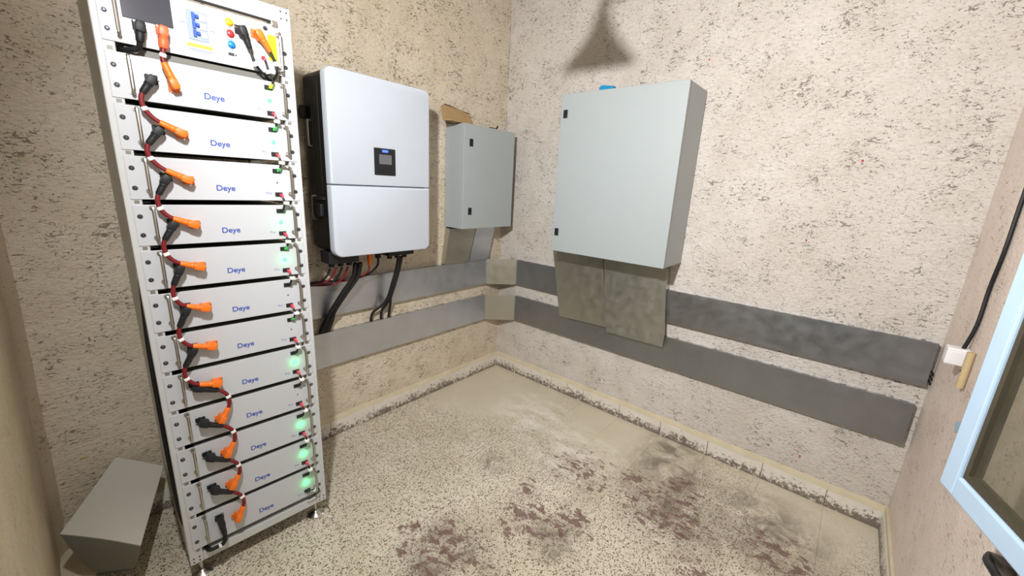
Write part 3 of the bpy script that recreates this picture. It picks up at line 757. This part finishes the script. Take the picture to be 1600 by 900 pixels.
for nm, mk, z in (('yellow', 'btn_y', .128), ('red', 'btn_r', .095), ('blue', 'btn_b', .063)):
    def btn():
        bm = nb(); tube(bm, [(0, 0, 0), (0, -.004, 0), (0, -.0045, 0), (0, -.009, 0), (0, -.0105, 0)], [.0115, .0115, .009, .009, .007], 16); return bm
    o = obj('push_button', btn(), M[mk], pdu, True); o.location = (.3245, -.0032, z); o['label'] = nm+' round push button'
bm = nb(); box(bm, .3135, .3295, -.0065, -.0032, .0305, .0385, .001, 1); box(bm, .332, .337, -.005, -.0032, .032, .036); obj('usb_port', bm, M['screw'], pdu)
bm = nb(); box(bm, .434, .461, -.0040, -.0032, .0425, .123); obj('warning_sticker', bm, M['lime'], pdu)
for u, z in ((.203, .095), (.278, .088), (.398, .075), (.398, .035), (.324, .112), (.324, .078), (.324, .046)):
    bm = nb(); box(bm, u-.006, u+.006, -.0036, -.0032, z-.0012, z+.0012); obj('print_mark', bm, M['pale_ink'], pdu)

# ---- plugs and jumper cables (points are (u, z) on the rack front)
VP = -.034
def plug(name, a, b, mat, parent, base, r=.0105, label=None):
    """right-angle power plug: socket flange and head on the panel at a, sleeve ends at b"""
    A = Vector((a[0], 0, a[1]-base)); B = Vector((b[0], 0, b[1]-base)); d = (B-A).normalized(); sd = d.cross(Vector((0, 1, 0)))
    bm = nb()
    # flange
    t = nb(); box(t, -.015, .015, -.0075, -.0032, -.0135, .0135, .002, 1); merge(bm, t, Matrix.Translation(A-d*.005))
    # head: chamfered block along the plug's direction
    rot = Matrix((( sd.x, 0, d.x, 0), (sd.y, 1, d.y, 0), (sd.z, 0, d.z, 0), (0, 0, 0, 1)))
    t = nb(); prism(t, [(-.0115, -.004), (-.0085, -.012), (.0085, -.012), (.0115, -.004), (.0105, .016), (-.0105, .016)], 'y', VP-.011, -.0075, .004); merge(bm, t, Matrix.Translation(A) @ rot)
    v = Vector((0, VP, 0)); L = (B-A).length
    prof = [(.10, .0108), (.30, .0112), (.34, .0098), (.40, .0108), (.44, .0098), (.55, r*.94), (.92, r*.86), (1., r*.7)]
    tube(bm, [A+v+d*(L*k) for k, _ in prof], [q for _, q in prof], 12)
    bmesh.ops.recalc_face_normals(bm, faces=bm.faces[:])
    o = obj(name, bm, mat, parent, True)
    for s in (-1, 1):
        b2 = nb(); c = A+sd*(.0115*s)-d*.0145; cyl(b2, (c.x, -.0092, c.z), (c.x, -.0070, c.z), .0026, 8); obj('flange_screw', b2, M['chrome'], o)
    if label: o['label'] = label
    return o
def tag_on(p, d, parent, sz=(.011, .016), flip=0.):
    bm = nb(); t = nb(); box(t, -sz[1]/2, sz[1]/2, -.0085, .0085, -sz[0]/2, sz[0]/2, .002, 1)
    ang = math.atan2(d.x, -d.z)+flip
    merge(bm, t, Matrix.Translation(p) @ Matrix.Rotation(-ang, 4, 'Y')); return obj('cable_tag', bm, M['tag'], parent)
BLK = [((.1054, 1.7389), (.0794, 1.6976)), ((.1034, 1.5971), (.0736, 1.5554)), ((.1043, 1.4576), (.0784, 1.4086)), ((.1039, 1.3152), (.076, 1.2676)), ((.1027, 1.1712), (.08, 1.119)), ((.1026, 1.0295), (.0774, .9743)), ((.1044, .8814), (.0756, .83)), ((.0989, .7398), (.1579, .713)), ((.1013, .5972), (.1561, .5667)), ((.1043, .4517), (.1607, .4157)), ((.1034, .3076), (.1564, .2723)), ((.108, .1601), (.1134, .1027))]
OG = [((.158, 1.7344), (.1391, 1.7919)), ((.1584, 1.5973), (.1083, 1.6221)), ((.1577, 1.4562), (.1058, 1.4826)), ((.1577, 1.3135), (.1048, 1.3355)), ((.157, 1.1724), (.105, 1.1902)), ((.1567, 1.027), (.1043, 1.044)), ((.1592, .8836), (.1048, .9003)), ((.1587, .7385), (.106, .7541)), ((.1561, .5911), (.1806, .6347)), ((.1583, .4425), (.1835, .4866)), ((.159, .2975), (.1845, .3392)), ((.1628, .1435), (.1851, .191))]
def hermite(p0, t0, p1, t1, n=14):
    out = []
    for k in range(n+1):
        s = k/n; out.append(p0*(2*s**3-3*s*s+1)+t0*(s**3-2*s*s+s)+p1*(-2*s**3+3*s*s)+t1*(s**3-s*s))
    return out
def jumper(a0, a1, b0, b1, label, ca, cb, tens=.09, group='red jumper cables down the rack'):
    base = b0[1]
    t = thing('jumper_cable', label, 'jumper cable', rp(0, 0, base), RYAW, group)
    plug('black_plug' if ca is M['black_plug'] else 'orange_plug', a0, a1, ca, t, base, .0105 if ca is M['black_plug'] else .0135)
    plug('orange_plug', b0, b1, cb, t, base)
    P = lambda q: Vector((q[0], VP, q[1]-base))
    d0 = (P(a1)-P(a0)).normalized(); d1 = (P(b1)-P(b0)).normalized()
    p0, p1 = P(a1)-d0*.004, P(b1)-d1*.004; L = (p1-p0).length
    pts = hermite(p0, d0*L*1.15, p1, -d1*L*1.15)
    bm = nb(); tube(bm, pts, .0066, 10); obj('cable_sheath', bm, M['red_cable'], t, True)
    k = len(pts)//2
    tag_on(pts[k], pts[k+1]-pts[k-1], t); return t
def flow(i):
    return 'red jumper cable from black plug on %s module to orange plug on %s module' % (ORD[i], ORD[i+1])
jumper((.1492, 1.8788), (.1432, 1.8301), OG[0][0], OG[0][1], 'short jumper with coral plug on control unit and orange plug on first module', M['coral'], M['orange'])
for i in range(11):
    jumper(BLK[i][0], BLK[i][1], OG[i+1][0], OG[i+1][1], flow(i), M['black_plug'], M['orange'])
# long black return cable: control unit -> down the left side -> lowest module
base = .058
t = thing('return_cable', 'long black cable from control unit down left rack side to lowest module', 'cable', rp(0, 0, base), RYAW)
plug('black_plug', (.0985, 1.8770), (.0925, 1.834), M['black_plug'], t, base, .0115)
plug('black_plug', BLK[11][0], BLK[11][1], M['black_plug'], t, base)
bm = nb()
tube(bm, smooth_pts([Vector(p)-Vector((0, 0, base)) for p in [(.0925, VP, 1.836), (.088, VP+.01, 1.818), (.070, -.012, 1.812), (.052, .012, 1.812), (.050, .05, 1.809), (.020, .048, 1.80), (.014, .046, 1.72), (.012, .047, 1.4), (.008, .041, 1.15), (-.003, .041, .9), (-.005, .041, .6), (-.004, .041, .35), (.004, .042, .18), (.03, .046, .10), (.052, .046, .052), (.056, .01, .048), (.062, -.018, .050), (.085, -.024, .052), (.106, VP+.004, .060), (.1125, VP, .085), (.1134, VP, .106)]], 5), .0072, 10)
obj('cable_sheath', bm, M['black'], t, True)
tag_on(Vector((.095, -.028, .0555-base)), Vector((1, 0, .2)), t, (.010, .012))
# output pair at right of control unit
def out_cable(label, a0, a1, mat, pts, tagi=None):
    base = pts[-1][2]
    t = thing('output_cable', label, 'cable', rp(0, 0, base), RYAW)
    plug('black_plug' if mat is M['black_plug'] else 'orange_plug', a0, a1, mat, t, base, .0095)
    P = [Vector((p[0], p[1], p[2]-base)) for p in pts]
    bm = nb(); tube(bm, smooth_pts(P, 6), .0046, 8); obj('cable_sheath', bm, M['black'], t, True)
    if tagi: tag_on(P[tagi], P[tagi+1]-P[tagi-1], t, (.014, .016))
    return t
out_cable('black cable with black plug right of the buttons on control unit', (.3545, 1.9369), (.3695, 1.8864), M['black_plug'],
          [(.3690, VP, 1.889), (.373, VP, 1.868), (.382, VP, 1.843), (.397, VP+.01, 1.827), (.412, -.012, 1.819), (.432, .018, 1.812), (.440, .05, 1.812)], 2)
out_cable('black cable with orange plug beside the lime sticker on control unit', (.4015, 1.9382), (.4305, 1.8903), M['orange'],
          [(.4300, VP, 1.893), (.4372, VP, 1.8756), (.4460, VP, 1.856), (.4475, VP+.006, 1.830), (.446, -.008, 1.816), (.444, .02, 1.812), (.44, .05, 1.812)], 2)
# data link leads at the right of the modules
def data_link(label, a, b, ca, cb, sag=.012):
    base = b[1]
    t = thing('data_lead', label, 'data cable', rp(0, 0, base), RYAW, 'data leads between modules')
    for nm, q, c, s in (('upper_plug', a, ca, -1), ('lower_plug', b, cb, 1)):
        bm = nb(); x, z = q[0]+.006, q[1]-base+.001*s
        box(bm, x-.0055, x+.0055, -.014, -.0075, z-.0042, z+.0042, .0012, 1)
        tube(bm, [(x+.001, -.013, z), (x+.002, -.020, z+.006*s), (x+.002, -.022, z+.013*s)], [.0042, .0044, .0034], 8); obj(nm, bm, c, t)
    z0 = a[1]-base
    pts = smooth_pts([(a[0]+.008, -.022, z0-.012), (a[0]+.010, -.026, z0-.022), (a[0]+.010+sag*.3, -.027, (z0)*.5), (b[0]+.010, -.026, .022), (b[0]+.008, -.022, .012)], 5)
    bm = nb(); tube(bm, pts, .0034, 7); obj('lead', bm, M['black'], t, True)
    m = len(pts)//2; tag_on(pts[m], pts[m+1]-pts[m-1], t, (.012, .017)); return t
def ports(i):
    tp, bt = mods[i][2], mods[i][1]; u = .4225+.0008*i
    return (u, tp-.022), (u+.002, tp-.106)
data_link('black data lead from red plug on control unit to first module top port', (.4075, 1.8745), ports(0)[0], M['red_plug'], M['lime'])
for i in range(11):
    data_link('short data lead from %s module down to %s module at right' % (ORD[i], ORD[i+1]), ports(i)[1], ports(i+1)[0],
              M['red_plug'], M['green_plug'] if i in (0, 1, 3, 5) else M['black_plug'], .01*(i % 3))
base = mods[11][1]
t = thing('terminator_lead', 'loose black lead looping from bottom port of the lowest module', 'data cable', rp(0, 0, base), RYAW)
u, z = ports(11)[1]; z -= base
bm = nb(); box(bm, u-.0075, u+.0075, -.016, -.0065, z-.0055, z+.0055, .0012, 1); obj('lead_plug', bm, M['black_plug'], t)
bm = nb(); tube(bm, smooth_pts([(u+.006, -.014, z), (u+.022, -.022, z+.004), (u+.040, -.024, z+.0), (u+.043, -.022, z-.018), (u+.022, -.020, z-.032), (u+.004, -.018, z-.038), (u-.010, -.016, z-.034)], 5), .0026, 7); obj('lead', bm, M['black'], t, True)
bm = nb(); tt = nb(); box(tt, -.004, .004, -.0015, .0015, -.018, .018, .001, 1); merge(bm, tt, Matrix.Translation((u+.030, -.026, z+.008)) @ Matrix.Rotation(.45, 4, 'Y')); obj('cable_tag', bm, M['tag'], t)

# ------------------------------------------------------------------ bent board behind the rack
t = thing('bent_board', 'large bent grey board leaning in the corner behind the rack', 'board', (-2.55, -.30, 0))
def q(x, y, z): return Vector((x+2.55, y+.30, z))
A, B_, C_, D_ = q(-2.470, -.012, .357), q(-2.334, -.105, .288), q(-2.472, -.520, .258), q(-2.655, -.300, .290)
bm = nb()                                               # top leaf, gently bowed grid
n = 8; top = [[None]*(n+1) for _ in range(n+1)]; botv = [[None]*(n+1) for _ in range(n+1)]
for i in range(n+1):
    for j in range(n+1):
        a, b = i/n, j/n
        p = (A*(1-a)+B_*a)*(1-b)+(D_*(1-a)+C_*a)*b
        p.z += .008*math.sin(math.pi*a)*(b*.6+.2)
        top[i][j] = bm.verts.new(p); botv[i][j] = bm.verts.new(p-Vector((0, 0, .004)))
for i in range(n):
    for j in range(n):
        bm.faces.new((top[i][j], top[i+1][j], top[i+1][j+1], top[i][j+1])); bm.faces.new((botv[i][j], botv[i][j+1], botv[i+1][j+1], botv[i+1][j]))
for i in range(n):
    for k in (0, n):
        bm.faces.new((top[i][k], top[i+1][k], botv[i+1][k], botv[i][k])); bm.faces.new((top[k][i], top[k][i+1], botv[k][i+1], botv[k][i]))
bmesh.ops.recalc_face_normals(bm, faces=bm.faces[:])
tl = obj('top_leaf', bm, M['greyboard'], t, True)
bm = nb(); n2 = 8; e0, e1 = q(-2.595, -.235, 0), q(-2.505, -.30, 0)
rows = []
for i in range(n2+1):
    a = i/n2; p1 = D_*(1-a)+C_*a; p1.z += .008*math.sin(math.pi*a)*.8-.005; p0 = e0*(1-a)+e1*a; r = []
    for j in range(7):
        b = j/6; p = p1*(1-b)+p0*b; p.y -= .03*math.sin(math.pi*b); r.append(p)
    rows.append(r)
fr_ = [[bm.verts.new(p) for p in r] for r in rows]; bk = [[bm.verts.new(p+Vector((.0, .004, 0))) for p in r] for r in rows]
for i in range(n2):
    for j in range(6):
        bm.faces.new((fr_[i][j], fr_[i+1][j], fr_[i+1][j+1], fr_[i][j+1])); bm.faces.new((bk[i][j], bk[i][j+1], bk[i+1][j+1], bk[i+1][j]))
for j in range(6):
    for i in (0, n2): bm.faces.new((fr_[i][j], fr_[i][j+1], bk[i][j+1], bk[i][j]))
for i in range(n2):
    for j in (0, 6): bm.faces.new((fr_[i][j], fr_[i+1][j], bk[i+1][j], bk[i][j]))
bmesh.ops.recalc_face_normals(bm, faces=bm.faces[:])
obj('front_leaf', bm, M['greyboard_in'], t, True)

# ------------------------------------------------------------------ small things at the right
t = thing('cable_outlet', 'white plastic cable outlet box on the front wall past the trunking end', 'outlet box', (-.45, YF, 1.045))
bm = nb(); box(bm, -.03, .02, .001, .060, 0, .062, .005); obj('outlet_body', bm, M['clip_white'], t)
bm = nb(); box(bm, -.031, -.029, .010, .050, .012, .050, .001, 1); obj('outlet_lid', bm, M['clip_white'], t)
wire('wall_cable', 'thin black cable running down the front wall into white outlet box', [(-.47, YF+.008, 2.94), (-.462, YF+.008, 2.2), (-.466, YF+.008, 1.65), (-.478, YF+.009, 1.466), (-.452, YF+.008, 1.33), (-.462, YF+.009, 1.20), (-.455, YF+.02, 1.103)], .006, M['black'])
t = thing('conduit_stub', 'short tan conduit stub behind the white outlet box', 'conduit', (-.53, YF, .985))  # added stub, shaped and coloured as the soft shadow beside the outlet
bm = nb(); tube(bm, [(0, .012, 0), (0, .012, .13)], .011, 10); obj('stub_pipe', bm, M['tan'], t, True)
bm = nb(); cyl(bm, (0, .002, .06), (0, .024, .06), .004, 8); obj('stub_clip', bm, M['screw'], t, True)
for k in range(3):
    z = UZ0+.03+.022*k
    wire('wire_tail', 'black wire tail poking out of the upper right trunking end', [(-.012, -2.645, z), (-.02, -2.650, z-.006), (-.03, -2.652, z-.016)], .0035, M['black'], 4, 'wire tails at the trunking end')
t = thing('wall_hook', 'dark grey plastic hook on the front wall below the window sash', 'hook', (-1.30, YF, .78))
bm = nb(); prism(bm, [(.070, .040), (-.10, .015), (-.10, .060), (-.02, .085), (.05, .062)], 'y', .018, .001); obj('hook_plate', bm, M['olive'], t)
bm = nb(); tube(bm, smooth_pts([(.07, .012, .042), (.01, .030, .060), (-.05, .034, .078), (-.1, .03, .080)], 4), .008, 8); obj('hook_arm', bm, M['black_plug'], t, True)

# ------------------------------------------------------------------ lamps (above the frame; one throws the cone-shaped shadow on the right wall)
t = thing('pendant_lamp', 'unlit cone pendant lamp hanging from the ceiling by a cord', 'lamp', (-1.22, -1.22, 2.312))
bm = nb(); prof = [(.132, 0), (.120, .018), (.075, .065), (.040, .11), (.022, .16), (.018, .19)]
tube(bm, [(0, 0, z) for _, z in prof], [r for r, _ in prof], 24, False)
inner = [(0, 0, z) for _, z in prof[::-1]]; tube(bm, inner, [r-.003 for r, _ in prof[::-1]], 24, False); obj('lamp_shade', bm, M['lamp_shade'], t, True)
bm = nb(); tube(bm, [(0, 0, .04), (0, 0, .055), (0, 0, .09), (0, 0, .13)], [.012, .03, .026, .014], 14); obj('bulb', bm, M['brk'], t, True)
bm = nb(); tube(bm, [(0, 0, .18), (0, 0, ZC-2.312)], .010, 8); obj('cord', bm, M['black'], t, True)
wire('lamp_wire', 'black wire strung high from the right wall to the pendant lamp', [(-1.21, -1.23, 2.51), (-.8, -1.5, 2.60), (-.35, -1.85, 2.60), (-.006, -2.16, 2.56)], .008, M['black'])
t = thing('floodlight', 'white square floodlight on a wall bracket above the rack', 'lamp', LAMP_POS)
R_ = LAMP_AIM.to_track_quat('-Z', 'Y').to_matrix().to_4x4()
bm = nb(); k = nb(); box(k, -.085, .085, -.075, .075, .002, .045, .006); merge(bm, k, R_); obj('lamp_housing', bm, M['clip_white'], t)
bm = nb(); k = nb(); box(k, -.062, .062, -.055, .055, -.001, .0018); merge(bm, k, R_); obj('lens', bm, M['bulb'], t)
bm = nb(); tube(bm, [R_ @ Vector((0, 0, .044)), Vector((-.12, -.04, .05)), Vector((-.185, -.04, .05))], .010, 8); obj('bracket', bm, M['screw'], t, True)
